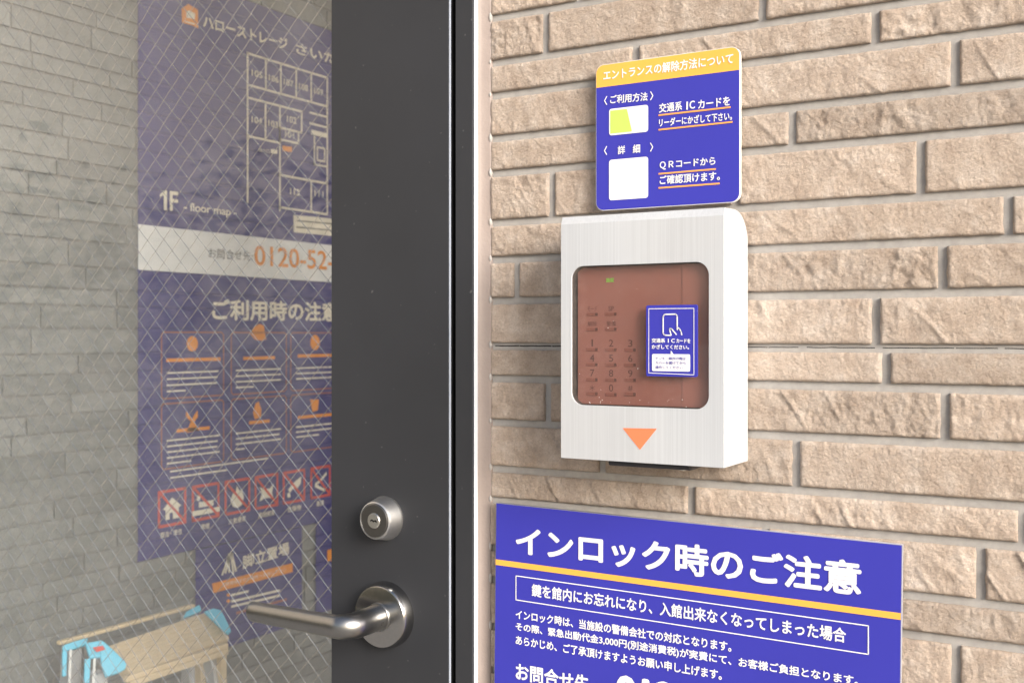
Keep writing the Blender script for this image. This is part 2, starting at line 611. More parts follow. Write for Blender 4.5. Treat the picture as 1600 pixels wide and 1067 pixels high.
def stone_tile(w, h, seed, res=0.00115, amp=1.0):
    """a split-faced tile: front towards -y, centred, with ragged edges and sides running back"""
    nx, ny = max(4, int(w / res)), max(4, int(h / res))
    style = random.Random(seed)
    rough = style.choice([0.5, 0.8, 1.05, 1.3, 0.75])
    off = Vector((seed * 3.17, seed * 1.31, seed * 0.7))
    vs, fs = [], []
    for j in range(ny + 1):
        for i in range(nx + 1):
            x = -w / 2 + w * i / nx
            z = -h / 2 + h * j / ny
            p = Vector((x, z, 0))
            big = noise.noise(Vector((x * 20, z * 22, 0)) + off)
            mid = noise.fractal(Vector((x * 150, z * 95, 0)) + off, 0.75, 2.1, 4)
            chip = abs(noise.noise(Vector((x * 95 + z * 40, z * 70 - x * 20, 33)) + off)) + 0.5 * abs(noise.noise(Vector((x * 230, z * 190, 51)) + off))
            mid = mid * 0.6 + (0.35 - chip) * 1.5
            fine = noise.fractal(Vector((x * 420, z * 300, 5)) + off, 0.8, 2.1, 2)
            rid = 1 - abs(noise.noise(Vector((x * 34 + z * 20, z * 12, 4)) + off)) * 2
            rid = max(0, rid - 0.86) / 0.14 * max(0, noise.noise(Vector((x * 15, z * 30, 40)) + off) * 2.2)
            step = noise.noise(Vector((x * 26 + z * 12, z * 9, 9)) + off)
            step = max(-1, min(1, step * 14)) * 0.5
            msk = 0.35 + 0.65 * max(0, min(1, 0.5 + 1.6 * noise.noise(Vector((x * 24, z * 30, 70)) + off)))
            y = -(big * 0.0005 + (mid * 0.00095 + fine * 0.00060) * rough * msk + rid * 0.0013 + step * 0.00055 * rough) * amp
            e = min(i * w / nx, (nx - i) * w / nx, j * h / ny, (ny - j) * h / ny)
            f = max(0, 1 - e / 0.0019)
            y = y * (1 - 0.6 * f) + f * f * 0.0010
            jx = noise.noise(Vector((z * 150, seed, 2))) * 0.0007 if i in (0, nx) else 0
            jz_ = noise.noise(Vector((x * 120, seed, 7 + j))) * 0.0004 if j in (0, ny) else 0
            vs.append((x + jx, y, z + jz_))
    def idx(i, j): return j * (nx + 1) + i
    for j in range(ny):
        for i in range(nx):
            fs.append((idx(i, j), idx(i + 1, j), idx(i + 1, j + 1), idx(i, j + 1)))
    loop = [idx(i, 0) for i in range(nx)] + [idx(nx, j) for j in range(ny)] + [idx(nx - i, ny) for i in range(nx)] + [idx(0, ny - j) for j in range(ny)]
    base = len(vs)
    for v in loop:
        vs.append((vs[v][0], JY + 0.004, vs[v][2]))
    n = len(loop)
    for a in range(n):
        b2 = (a + 1) % n
        fs.append((loop[b2], loop[a], base + a, base + b2))
    me = bpy.data.meshes.new('tile')
    me.from_pydata(vs, [], fs)
    for p_ in me.polygons[:nx * ny]:
        p_.use_smooth = True
    return me


wall = thing('tiled_wall', 'beige split-face stone tile wall with grey joints to the right of the dark door', 'wall', loc=(X_EDGE, 0, 0))
def wpart(o):
    o.parent = wall
    o.matrix_parent_inverse = Matrix.Identity(4)
    o.location = Vector(o.location) - Vector((X_EDGE, 0, 0))
    return o

seed = 11
far = bmesh.new()
def far_tile(x0, x1, z0, z1):
    a = add_box(far, x0 + GAP, x1 - GAP, random.uniform(-0.0012, 0.0008), JY + 0.004, z0 + GAP, z1 - GAP)

XH = 0.03
for (zt, zb, vj) in rows:
    ymid = 1.22 - (zt + zb) / 2
    xs = [X_EDGE - GAP]
    for px in vj or []:
        xs.append(W(px, 500).x)
    while xs[-1] < X_END:
        xs.append(xs[-1] + random.uniform(0.13, 0.19))
    for x0, x1 in zip(xs, xs[1:]):
        seed += 1
        if x0 < XH:
            w = x1 - x0 - 2 * GAP; h = zt - zb - 2 * GAP
            o = link('tile', stone_tile(w, h, seed), M['stone'])
            o.location = ((x0 + x1) / 2, 0, (zt + zb) / 2)
            wpart(o)
        else:
            far_tile(x0, x1, zb, zt)
for zt, zb in extra_rows:
    x = X_EDGE - GAP - random.uniform(0, 0.1) if zb > 2.13 else X_EDGE - GAP
    if zb > 2.13: x = -2.2
    while x < X_END:
        x1 = x + random.uniform(0.13, 0.19)
        far_tile(x, x1, zb, zt); x = x1
x = X_EDGE
o = from_bm('tile_field', far, M['stone']); o['kind'] = 'stuff'
wpart(o)
bm = bmesh.new()
add_box(bm, X_EDGE - 0.0005, X_END + 0.1, JY, 0.15, 0, 2.7)
add_box(bm, -2.2, X_EDGE - 0.0007, JY, 0.15, 2.135, 2.7)
wpart(from_bm('mortar_bed', bm, M['mortar']))
# rounded pointing in the joints: soft beads, thicker blobs where they meet the door frame
bm = bmesh.new()
rbl = random.Random(2)
for i, zj in enumerate(jall):
    kk = rbl.uniform(0.45, 1.0)
    c = Vector((X_EDGE - 0.0002, 0.0012, zj + 0.0012))
    mt = Matrix.Translation(c) @ Matrix.Diagonal((0.0013 * kk, 0.0020, 0.0042 * kk, 1))
    bmesh.ops.create_icosphere(bm, subdivisions=2, radius=1, matrix=mt)
o = from_bm('pointing', bm, M['mortar'], smooth=True); o['kind'] = 'stuff'
wpart(o)

# hairline crack opened in one bed joint
bm = bmesh.new()
x = X_EDGE + 0.003
rc = random.Random(4)
while x < 0.0:
    ln = rc.uniform(0.012, 0.05)
    n = 8
    add_tube(bm, [(x + ln * i / n, JY - 0.0001, jz[8] + 0.0004 + 0.00035 * noise.noise(Vector(((x + ln * i / n) * 160, 3, 0)))) for i in range(n + 1)], 0.00042 if x < -0.36 else 0.00026, 5)
    x += ln + rc.uniform(0.0, 0.006)
o = from_bm('joint_crack', bm, M['rubber']); o['kind'] = 'stuff'
wpart(o)

# ------------------------------------------------------------------ door frame and sealant
DY = -0.010                                     # front face of door and frame
XJ0, XJ1 = W(711.5, 500, DY).x, W(738.5, 500, DY).x
frame = thing('door_frame', 'charcoal metal door frame with a bright silver edge beside the stone wall', 'door frame', loc=(XJ1, 0, 0))
def fpart(o, root, off):
    o.parent = root
    o.location = Vector(o.location) - Vector(off)
    return o
o = box('jamb', XJ0, XJ1, DY, 0.11, 0, 2.13, M['door'], bevel=0.0006); fpart(o, frame, frame.location)
o = box('silver_edge', XJ1 + 0.0002, XJ1 + 0.0012, DY + 0.0012, 0.02, 0, 2.13, M['edge'], bevel=0.0003); fpart(o, frame, frame.location)
o = box('header', -1.32, XJ0 - 0.0005, DY, 0.11, 2.075, 2.13, M['door'], bevel=0.0006); fpart(o, frame, frame.location)
o = box('jamb', -1.32, -1.272, DY, 0.11, 0, 2.0745, M['door'], bevel=0.0006); fpart(o, frame, frame.location)
o = box('door_stop', XJ0 - 0.016, XJ0 - 0.0005, 0.034, 0.08, 0, 2.07, M['rubber']); fpart(o, frame, frame.location)
o = box('weather_strip', XJ0 - 0.0022, XJ0 - 0.0004, 0.0, 0.03, 0.02, W(710, 795).z, M['door']); fpart(o, frame, frame.location)
o = box('strike_edge', XJ0 - 0.0012, XJ0 - 0.0003, -0.0035, -0.002, 0.8, W(710, 795).z, M['edge']); fpart(o, frame, frame.location)
# concave sealant strip between frame and tiles
bm = bmesh.new()
xa, xb = XJ1 + 0.0013, X_EDGE + 0.0004
nz_, nxs = 260, 7
grid = []
for j in range(nz_ + 1):
    z = 0.6 + 1.1 * j / nz_
    row = []
    for i in range(nxs + 1):
        s = i / nxs
        x = xa + (xb - xa) * s
        y = -0.0045 + 0.0052 * s ** 0.7 + 0.0004 * noise.noise(Vector((x * 90, z * 25, 0)))
        if i == nxs: x += 0.0006 * noise.noise(Vector((3, z * 60, 1)))
        row.append(bm.verts.new((x, y, z)))
    row.append(bm.verts.new((xb + 0.0002, JY + 0.002, z)))
    grid.append(row)
for j in range(nz_):
    for i in range(nxs + 1):
        bm.faces.new((grid[j][i], grid[j][i + 1], grid[j + 1][i + 1], grid[j + 1][i]))
add_box(bm, xa, xb, -0.0035, 0.01, 0, 0.6)
add_box(bm, xa, xb, -0.0035, 0.01, 1.7, 2.13)
o = from_bm('sealant', bm, M['sealant'], smooth=True); fpart(o, frame, frame.location)

# ------------------------------------------------------------------ door
XS0, XS1 = W(517.5, 500, DY).x, W(701.5, 500, DY).x
XL = -1.268
door = thing('wired_glass_door', 'charcoal metal door with a tall wired glass pane, round lock and lever handle', 'door', loc=((XL + XS1) / 2, 0, 0))
def dpart(o, par=None):
    if par is None:
        o.parent = door; o.location = Vector(o.location) - Vector(door.location)
    else:
        o.parent = par
    return o
dpart(box('stile', XS0, XS1, DY, 0.030, 0.01, 2.07, M['door'], bevel=0.0007))
dpart(box('edge_trim', XS1 + 0.0001, XS1 + 0.0008, DY - 0.0001, DY + 0.0016, 0.01, 2.07, M['trim']))
dpart(box('gap_shade_strip', XS1 + 0.0001, XS1 + 0.0012, DY + 0.0018, 0.029, 0.01, 2.07, M['rubber']))  # black strip: shade of the gap put into colour along the door edge
dpart(box('stile', XL, XL + 0.055, DY, 0.030, 0.01, 2.07, M['door'], bevel=0.0007))
dpart(box('rail', XL + 0.0552, XS0 - 0.0002, DY, 0.030, 1.965, 2.07, M['door'], bevel=0.0007))
dpart(box('rail', XL + 0.0552, XS0 - 0.0002, DY, 0.030, 0.01, 0.22, M['door'], bevel=0.0007))
GY0, GY1 = 0.006, 0.0128
pane = dpart(box('glass_pane', XL + 0.0552, XS0 - 0.0002, GY0, GY1, 0.2202, 1.9648, M['glass']))
# wire mesh cast in the glass
bm = bmesh.new()
gx0, gx1, gz0, gz1 = XL + 0.056, XS0 - 0.001, 0.221, 1.964
PH, PV = 0.0222, 0.0218
gy = (GY0 + GY1) / 2
r_w = 0.00029
rng = random.Random(3)
for sgn in (1, -1):
    k0 = -200
    for k in range(k0, 200):
        # line: (x-gx0)/PH * ... diamond lattice
        c = k * PH
        # x = gx0 + c + sgn * (z - gz0) * PH / PV
        pts = []
        def xat(z): return gx0 + c + sgn * (z - gz0) * PH / PV
        zs = [gz0, gz1]
        for xx in (gx0, gx1):
            zz = gz0 + (xx - gx0 - c) / (sgn * PH / PV)
            if gz0 < zz < gz1: zs.append(zz)
        zs = sorted(zs)
        ok = [z for z in zs if gx0 - 1e-6 <= xat(z) <= gx1 + 1e-6]
        if len(ok) < 2 or ok[-1] - ok[0] < 0.01: continue
        za, zb = ok[0], ok[-1]
        n = max(1, int((zb - za) / PV * 2))
        P = [(xat(za + (zb - za) * i / n), gy + 0.00022 * (1 if i % 2 else -1) + rng.uniform(-1, 1) * 0.00013, za + (zb - za) * i / n) for i in range(n + 1)]
        add_tube(bm, P, r_w, 4, cap=False)
wm = from_bm('wire_mesh', bm, M['wire'])
wm['kind'] = 'stuff'
wm.parent = pane


def lock_matrix(px, py):
    p = W(px, py, DY)
    return Matrix.Translation(p) @ Matrix(((1, 0, 0, 0), (0, 0, -1, 0), (0, 1, 0, 0), (0, 0, 0, 1)))


def part_at(name, bm, m, M4, par=None, smooth=True, bevel=0):
    """mesh given in a lock frame (z out of the door) baked into the world"""
    bmesh.ops.transform(bm, matrix=M4, verts=bm.verts)
    o = from_bm(name, bm, m, smooth=False, bevel=bevel)
    for p in o.data.polygons: p.use_smooth = smooth
    if smooth:
        md = o.modifiers.new('es', 'EDGE_SPLIT'); md.split_angle = R(32)
    return o

# deadbolt: tapered collar, dark disc, bright core with a key slot
Mk = lock_matrix(602.5, 809)
bm = bmesh.new()
add_lathe(bm, [(0.0174, 0), (0.0177, 0.0010), (0.0173, 0.0026), (0.0153, 0.0128), (0.0147, 0.0142), (0.0138, 0.0147), (0.0134, 0.0138), (0.0, 0.0138)])
lock = dpart(part_at('deadbolt', bm, M['lockmetal'], Mk))
bm = bmesh.new()
add_lathe(bm, [(0.0131, 0.0132), (0.0131, 0.0147), (0.0125, 0.0151), (0.0066, 0.0151), (0.0064, 0.0147), (0, 0.0147)])
o = part_at('lock_face', bm, M['darksteel'], Mk); o.parent = lock
bm = bmesh.new()
add_lathe(bm, [(0.0060, 0.0140), (0.0060, 0.0156), (0.0056, 0.0160), (0, 0.0160)])
core = part_at('key_core', bm, M['brightsteel'], Mk); core.parent = lock
slot = [(-0.0030, 0.0004), (-0.0012, 0.0012), (0.0004, 0.0002), (0.0022, 0.0010), (0.0036, -0.0002), (0.0030, -0.0014), (0.0016, -0.0002), (0.0002, -0.0012), (-0.0014, 0.0), (-0.0028, -0.0008)]
me = poly_mesh([slot], 0.0161, 0.00005)
me.transform(Mk)
o = link('key_slot', me, M['rubber']); o.parent = lock

# lever handle
Ml = lock_matrix(604.5, 959)
bm = bmesh.new()
add_lathe(bm, [(0.0264, 0), (0.0265, 0.0016), (0.0258, 0.0060), (0.0248, 0.0092), (0.0240, 0.0103), (0.0230, 0.0106), (0.0, 0.0106)], 96)
ros = dpart(part_at('lever_handle', bm, M['polished'], Ml))
bm = bmesh.new()
add_lathe(bm, [(0.0114, 0.0104), (0.0114, 0.0122), (0.0110, 0.0128), (0.0, 0.0131)])
o = part_at('neck_collar', bm, M['satin'], Ml); o.parent = ros
pts, rad = [], []
for d in (0.010, 0.017, 0.024, 0.031, 0.038):
    pts.append((0, 0, d)); rad.append(0.0102)
rb = 0.0125
for k in range(1, 11):
    a = R(90 * k / 10)
    pts.append((-rb * (1 - math.cos(a)), 0, 0.038 + rb * math.sin(a))); rad.append(0.0101 - 0.0011 * k / 10)
xe = (W(392, 955, DY - 0.051).x - W(604.5, 959, DY).x)
for k in range(1, 17):
    s = k / 16
    pts.append((-rb + (xe + rb) * s, 0, 0.0505 - 0.0025 * s)); rad.append(0.0089 - 0.0008 * s)
pts += [(xe - 0.0022, 0, 0.0475), (xe - 0.0036, 0, 0.0472), (xe - 0.0042, 0, 0.0470)]
rad += [0.0075, 0.0054, 0.002]
bm = bmesh.new()
# ring frames with a stable up axis (the local y)
rings = []
n = 28
for i, p in enumerate(pts):
    p = Vector(p)
    a = Vector(pts[max(0, i - 1)]); b_ = Vector(pts[min(len(pts) - 1, i + 1)])
    tn = (b_ - a).normalized(); up = Vector((0, 1, 0)); sd = tn.cross(up).normalized()
    r = rad[i]
    fl = 1.0 if i < 5 else max(0.74, 1 - (i - 5) * 0.026)
    rings.append([bm.verts.new(p + up * math.sin(2 * math.pi * k / n) * r + sd * math.cos(2 * math.pi * k / n) * r * fl) for k in range(n)])
for a, b_ in zip(rings, rings[1:]):
    for k in range(n):
        bm.faces.new((a[k], a[(k + 1) % n], b_[(k + 1) % n], b_[k]))
bm.faces.new(rings[0][::-1]); bm.faces.new(rings[-1])
o = part_at('lever', bm, M['satin'], Ml); o.parent = ros
bm = bmesh.new()
add_tube(bm, [(0.0088, -0.002, 0.0185), (0.0101, -0.002, 0.0185)], 0.0017, 14)
o = part_at('set_screw', bm, M['darksteel'], Ml); o.parent = ros


# ------------------------------------------------------------------ signs on the wall
def wall_board(name, label, cat, corner, rot=0.0, yface=-0.0068, w=0.1, h=0.1, r=0.0, thick=0.003, face='blue'):
    p = W(*corner, yface)
    mat = Matrix.Translation((p.x, 0, p.z)) @ Matrix.Rotation(rot, 4, 'Y') @ WALLM
    root = thing(name, label, cat, mat=mat)
    B = Board(root, mat, -yface)
    out = rrect(0, -h, w, 0, r) if r else [(0, -h), (w, -h), (w, 0), (0, 0)]
    me = poly_mesh([out], -yface - thick / 2 - 0.0001, thick / 2 - 0.0001)
    link('panel', me, M['board_edge' if r else 'core_dim'], root)
    e = 0.0004
    out2 = rrect(e, -h + e, w - e, -e, max(r - e, 0.0001)) if r else [(e, -h + e), (w - e, -h + e), (w - e, -e), (e, -e)]
    link('printed_face', quads_mesh([out2], -yface), M[face], root)
    return B, w, h

# upper sign
pTL = W(931, 103, -0.0068); pTR = W(1156, 72, -0.0068); pBL = W(932, 330, -0.0068)
wU = pTR.x - pTL.x; hU = pTL.z - pBL.z
B, w, h = wall_board('entrance_notice', 'small blue notice with amber top band on unlocking the entrance, above the metal box', 'sign', (931, 103), 0, w=wU, h=hU, r=0.0062)
yb = B.p(931, 138)[1]
e = 0.0004
rr = [q for q in rrect(e, yb - 0.02, w - e, -e, 0.0058) if q[1] > yb] + [(e, yb), (w - e, yb)]
rr = [(w - e, yb)] + [q for q in rrect(e, yb - 0.02, w - e, -e, 0.0058) if q[1] > yb] + [(e, yb)]
link('amber_band', quads_mesh([rr], B.z + 0.0001), M['yellow'], B.root)
B.text('エントランスの解除方法について', (943, 127), (1146, 100), 16, M['white'], 0.022)
B.text('〈', (944, 165), (949, 164.5), 14, M['white'], 0.02)
B.text('ご利用方法', (953.5, 163), (1012, 158), 13.5, M['white'], 0.02)
B.text('〉', (1016, 157.5), (1021, 157), 14, M['white'], 0.02)
B.text('交通系', (1030, 177), (1066, 173), 14.5, M['white'], 0.022)
B.text('l', (1072.5, 172), (1075, 171.8), 12.5, M['white'], 0.004)
B.text('Ｃ', (1077.5, 171), (1086.5, 170), 12.5, M['white'], 0.025)
B.text('カードを', (1091, 171), (1141, 165), 14, M['white'], 0.022)
B.text('リーダーにかざして下さい。', (1030, 199), (1144, 188), 13, M['white'], 0.022)
B.line([(1030, 180.5), (1141, 168)], 0.0011, M['underline'], name='underline')
B.line([(1030, 203.2), (1144, 191)], 0.0011, M['underline'], name='underline')
B.text('〈', (944, 243), (949, 242.5), 14, M['white'], 0.02)
B.text('詳', (965.5, 242), (977, 241), 13.5, M['white'], 0.018)
B.text('細', (989, 240), (1000.5, 239), 13.5, M['white'], 0.018)
B.text('〉', (1016, 237.5), (1021, 237), 14, M['white'], 0.02)
B.text('ＱＲコードから', (1031, 266), (1118, 259.5), 13.5, M['white'], 0.020)
B.text('ご確認頂けます。', (1031, 289), (1125, 282), 14, M['white'], 0.020)
B.line([(1030, 272), (1118, 264.5)], 0.0011, M['underline'], name='underline')
B.line([(1030, 294), (1124, 287)], 0.0011, M['underline'], name='underline')
a = B.p(952, 213); b_ = B.p(1013, 164)
link('card_picture', quads_mesh([rrect(a.x, a.y + 0.0003, b_.x, b_.y, 0.002)], B.z + 0.0003), M['white'], B.root)
c1 = B.p(980, 168); c2 = B.p(988, 208)
link('lime_half', quads_mesh([[(a.x + 0.0011, a.y + 0.0016), (c2.x, a.y + 0.0016), (c1.x, b_.y - 0.0013), (a.x + 0.0011, b_.y - 0.0013)]], B.z + 0.0005), M['lime'], B.root)
a = B.p(952, 313.5); b_ = B.p(1013, 245)
link('blank_white_square', quads_mesh([rrect(a.x, a.y, b_.x, b_.y, 0.002)], B.z + 0.0003), M['white'], B.root)

# lower sign
p1 = W(775, 785, -0.0068); p2 = W(1410, 851, -0.0068)
ang = math.atan2(p1.z - p2.z, p2.x - p1.x)
B, w, h = wall_board('lockout_notice', 'large blue notice with amber line below the metal box, right of the door', 'sign', (775, 785), ang, w=(p2 - p1).length, h=0.212)
B.text('インロック時のご注意', (806, 866), (1346, 931), 46, M['white'], 0.030)
a1, a2 = B.p(775, 877.5), B.p(1410, 962)
hw = 0.0021
link('amber_line', quads_mesh([[(0.0004, a1.y - hw), (w - 0.0004, (a1.y + a2.y) / 2 - hw), (w - 0.0004, (a1.y + a2.y) / 2 + hw), (0.0004, a1.y + hw)]], B.z + 0.0003), M['yellow'], B.root)
B.line([(806.5, 899), (1357, 977), (1357, 1021.5), (806.5, 936.5)], 0.0007, M['white'], closed=True, name='frame_line')
B.text('鍵を館内にお忘れになり、入館出来なくなってしまった場合', (831, 931), (1322, 1004), 20, M['white'], 0.022)
B.text('インロック時は、当施設の警備会社での対応となります。', (806, 966), (1143, 1018), 14.5, M['white'], 0.024)
B.text('その際、緊急出動代金3,000円(別途消費税)が実費にて、お客様ご負担となります。', (806, 986), (1341, 1073), 15, M['white'], 0.024)
B.text('あらかじめ、ご了承頂けますようお願い申し上げます。', (806, 1006), (1128, 1062), 14.5, M['white'], 0.024)
B.text('お問合せ先', (806, 1061), (921, 1083), 27, M['white'], 0.026)
B.text('0120-52-4', (963, 1098), (1235, 1145), 46, M['white'], 0.045)

# ------------------------------------------------------------------ card reader cover box
BYF = -0.048
xl = W(876.5, 500, BYF).x
xr = W(1131, 500, BYF).x
zt = W(876.5, 339.5, BYF).z
zb = W(877, 715, BYF).z
boxw, boxh = xr - xl, zt - zb
BM = Matrix.Translation((xl, 0, zb)) @ WALLM
reader = thing('card_reader_box', 'brushed steel cover box with brown keypad window and orange triangle, mounted on the tiled wall', 'card reader', mat=BM)
RB = Board(reader, BM, -BYF)
D = -BYF
# side profile (z = out from wall, y = up): front plane, top fold, hood curving back down to the wall
prof = [(0.0012, 0), (D, 0), (D, boxh - 0.0052), (D - 0.0009, boxh - 0.003), (D - 0.0022, boxh), (0.027, boxh + 0.0006)]
for k in range(1, 9):
    a = R(90 * k / 8)
    prof.append((0.0012 + 0.019 - 0.0 + 0.0068 - (0.0258) * math.sin(a), boxh + 0.0006 - 0.020 * (1 - math.cos(a))))
bm = bmesh.new()
L_ = [bm.verts.new((0, y, z)) for z, y in prof]
R_ = [bm.verts.new((boxw, y, z)) for z, y in prof]
n = len(prof)
bm.faces.new(L_); bm.faces.new(R_[::-1])
for i in range(n):
    bm.faces.new((L_[i], L_[(i + 1) % n], R_[(i + 1) % n], R_[i]))
shell = from_bm('cover_shell', bm, M['steel'], reader)
wl, wt = RB.p(893, 415).x, RB.p(893, 415).y
wr, wb = RB.p(1107.5, 638).x, RB.p(893, 631).y
wt = RB.p(1000, 412.5).y; wb = RB.p(1000, 636).y
cut_me = poly_mesh([rrect(wl, wb, wr, wt, 0.0088, 10)], D - 0.012, 0.014)
cut = link('cutter', cut_me, None)
cut.matrix_world = BM
bpy.context.view_layer.update()
bo = shell.modifiers.new('bool', 'BOOLEAN')
bo.operation = 'DIFFERENCE'; bo.solver = 'EXACT'; bo.object = cut
bv = shell.modifiers.new('bev', 'BEVEL'); bv.width = 0.0008; bv.segments = 3; bv.limit_method = 'ANGLE'; bv.angle_limit = R(35)
dg = bpy.context.evaluated_depsgraph_get()
nm = bpy.data.meshes.new_from_object(shell.evaluated_get(dg))
shell.modifiers.clear()
old = shell.data; shell.data = nm; bpy.data.meshes.remove(old)
bpy.data.objects.remove(cut)
# lining coloured dark to stand for the shade in the hollow + keypad
KZ = D - 0.0062
lin = poly_mesh([rrect(wl + 0.0001, wb + 0.0001, wr - 0.0001, wt - 0.0001, 0.0087, 10)], D - 0.0235, 0.0005)
link('shade_back', lin, M['cavity'], reader)
o_ = rrect(wl - 0.0004, wb - 0.0004, wr + 0.0004, wt + 0.0004, 0.0092, 10)
i_ = rrect(wl + 0.0002, wb + 0.0002, wr - 0.0002, wt - 0.0002, 0.0086, 10)
link('shade_lining', poly_mesh([o_, i_], D - 0.0125, 0.0112), M['cavity'], reader)
kl = Board(reader, BM, KZ).p(900.5, 500).x + 0.0008
me = poly_mesh([[(kl, wb - 0.0), (wr + 0.0, wb - 0.0), (wr + 0.0, wt + 0.0), (kl, wt + 0.0)]], KZ - 0.006, 0.006)
bm = bmesh.new(); add_box(bm, kl, wr - 0.0003, wb + 0.0003, wt - 0.0003, KZ - 0.014, KZ)
KP = from_bm('keypad', bm, M['plastic'], reader, bevel=0.0006)
# round off: the keypad block follows the window's corners on the right
bpy.data.meshes.remove(me)
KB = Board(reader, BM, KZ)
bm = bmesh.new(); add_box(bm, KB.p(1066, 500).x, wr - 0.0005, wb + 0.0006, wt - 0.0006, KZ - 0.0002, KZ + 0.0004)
from_bm('cover_reflection', bm, M['plastic_reflection'], KP, bevel=0.0002)  # paler strip painted in place of the clear cover's reflection
def khook(o):
    o.parent = KP
    return o
def ktext(s, p0, p1, hpx, mat='engraved', bold=0.004):
    o = KB.text(s, p0, p1, hpx, M[mat], bold, 0.0001, name='key_legend')
    o.parent = KP
    return o
o = ktext('施錠', (947, 441.5), (959.5, 441), 7, 'greenled', 0.01)
cols = [925.5, 955, 985]
rowsk = [[('モード', 0), ('SP', 1)], [('解除', 0), ('警備', 1)], [('1', 0), ('2', 1), ('3', 2)], [('4', 0), ('5', 1), ('6', 2)],
         [('7', 0), ('8', 1), ('9', 2)], [('＊', 0), ('0', 1), ('＃', 2)]]
ry = [486, 509.5, 541.5, 565, 588.5, 611.5]
kq = []
for row_, y in zip(rowsk, ry):
    for s, ci in row_:
        cx = cols[ci]
        yy = y + (cx - 950) * 0.012 * (1 if y > 525 else -1)
        if len(s) > 1 and s != 'SP':
            hwid, hh = 7.2, 7.5
        elif s == 'SP':
            hwid, hh = 4.2, 7.5
        else:
            hwid, hh = (1.2, 11) if s == '1' else (3.4, 11)
            if s in '＊＃': hwid, hh, yy = 4.0, 8.5, yy - 1
        ktext(s, (cx - hwid, yy), (cx + hwid, yy), hh, 'engraved', 0.006 if hwid < 5 else 0.0)
        a = KB.p(cx - 9, yy + 7.5); b_ = KB.p(cx + 9, yy + 2)
        bm = bmesh.new(); add_box(bm, a.x, b_.x, a.y, b_.y, KZ - 0.0002, KZ + 0.0005)
        ko = from_bm('key', bm, M['key'], KP, bevel=0.0003)
        a = KB.p(cx + 5, yy + 7); b_ = KB.p(cx + 9, yy + 2.5)
        q = link('key_lamp', quads_mesh([[(a.x, a.y), (b_.x, a.y), (b_.x, b_.y), (a.x, b_.y)]], KZ + 0.0006), M['engraved'], None)
        q.parent = KP
# clear cover
me = poly_mesh([rrect(wl + 0.0001, wb + 0.0001, wr - 0.0001, wt - 0.0001, 0.0087, 10)], D - 0.0011, 0.0004)
cov = link('clear_cover', me, M['clear'], reader)
# blue card label stuck on the cover
SB0 = Board(reader, BM, D - 0.0002)
a = SB0.p(1009.5, 587.5); b_ = SB0.p(1089.5, 476)
lab_me = poly_mesh([rrect(a.x, a.y, b_.x, b_.y, 0.0012)], D - 0.0010, 0.0006)
lab = link('card_label', lab_me, M['blue'], reader)
SB = Board(lab, BM, D - 0.0003)
SB.line([(1014, 482.5), (1084.5, 481.8), (1084.5, 585.5), (1014, 582.5)], 0.0004, M['white'], closed=True, name='frame_line')
ph = [(1048, 524), (1038.5, 523.5), (1036.5, 521), (1036.5, 494.5), (1038.5, 491.3), (1056, 490.8), (1058.5, 493.5), (1058.5, 515)]
SB.line(ph, 0.0008, M['white'], name='phone_icon')
SB.line([(1049, 523.5), (1046.5, 515), (1047.5, 513), (1050, 514), (1057, 522.5)], 0.0008, M['white'], name='phone_icon')
SB.line([(1059, 511.5), (1062, 513.5), (1064.5, 518), (1065.5, 523)], 0.0008, M['white'], name='phone_icon')
SB.text('交通系', (1018.5, 535.5), (1039.5, 535.6), 7, M['white'], 0.030)
SB.text('l', (1043.8, 535.3), (1045.2, 535.3), 6.2, M['white'], 0.004)
SB.text('Ｃ', (1049, 535.4), (1055, 535.4), 6.2, M['white'], 0.03)
SB.text('カードを', (1057, 535.6), (1079, 536), 6.6, M['white'], 0.030)
SB.text('かざしてください。', (1018.5, 545), (1077, 545.8), 6.8, M['white'], 0.030)
a = SB.p(1019, 579.5); b_ = SB.p(1078.5, 553.5)
link('speech_box', quads_mesh([rrect(a.x, a.y, b_.x, b_.y, 0.0010)], SB.z + 0.0002), M['white'], lab)
SB.poly([(1048, 554.5), (1053.5, 554.5), (1048.5, 547.5)], M['white'], 0.0002, name='speech_tip')
for s, y, x1 in (('テンキー操作の際は', 562, 1072), ('カバーを開けてから', 569, 1072), ('操作してください', 576, 1067)):
    SB.text(s, (1024.5, y), (x1, y + 0.6), 4.8, M['violet'], 0.008, 0.0004)
rf = random.Random(31)
fl = []
for _ in range(26):
    x = rf.uniform(wl + 0.003, wr - 0.003); y = rf.choice([rf.uniform(wb + 0.001, wb + 0.006), rf.uniform(wb, wt - 0.003)])
    r_ = rf.uniform(0.00012, 0.0003)
    fl.append([(x - r_, y - r_), (x + r_, y - r_ * 0.6), (x + r_ * 0.7, y + r_), (x - r_ * 0.8, y + r_ * 0.8)])
tag(link('dust_flecks', quads_mesh(fl, D - 0.0004), M['board_edge'], reader), kind='stuff')
# orange triangle
RB.poly([(973, 668.5), (1026.5, 669.5), (1000, 702.5)], M['orange'], 0.0002, name='orange_triangle')
# underside: dark base of the reader showing under the cover
a = RB.p(946, 721); b_ = RB.p(1070, 728)
bm = bmesh.new(); add_box(bm, a.x - 0.002, b_.x + 0.001, -0.0042, -0.0002, 0.014, 0.040)
from_bm('reader_base', bm, M['blackplastic'], reader, bevel=0.0012)
bm = bmesh.new(); add_tube(bm, [(b_.x - 0.006, -0.0046, 0.036), (b_.x - 0.006, -0.002, 0.036)], 0.0026, 16)
from_bm('lock_screw', bm, M['brightsteel'], reader)

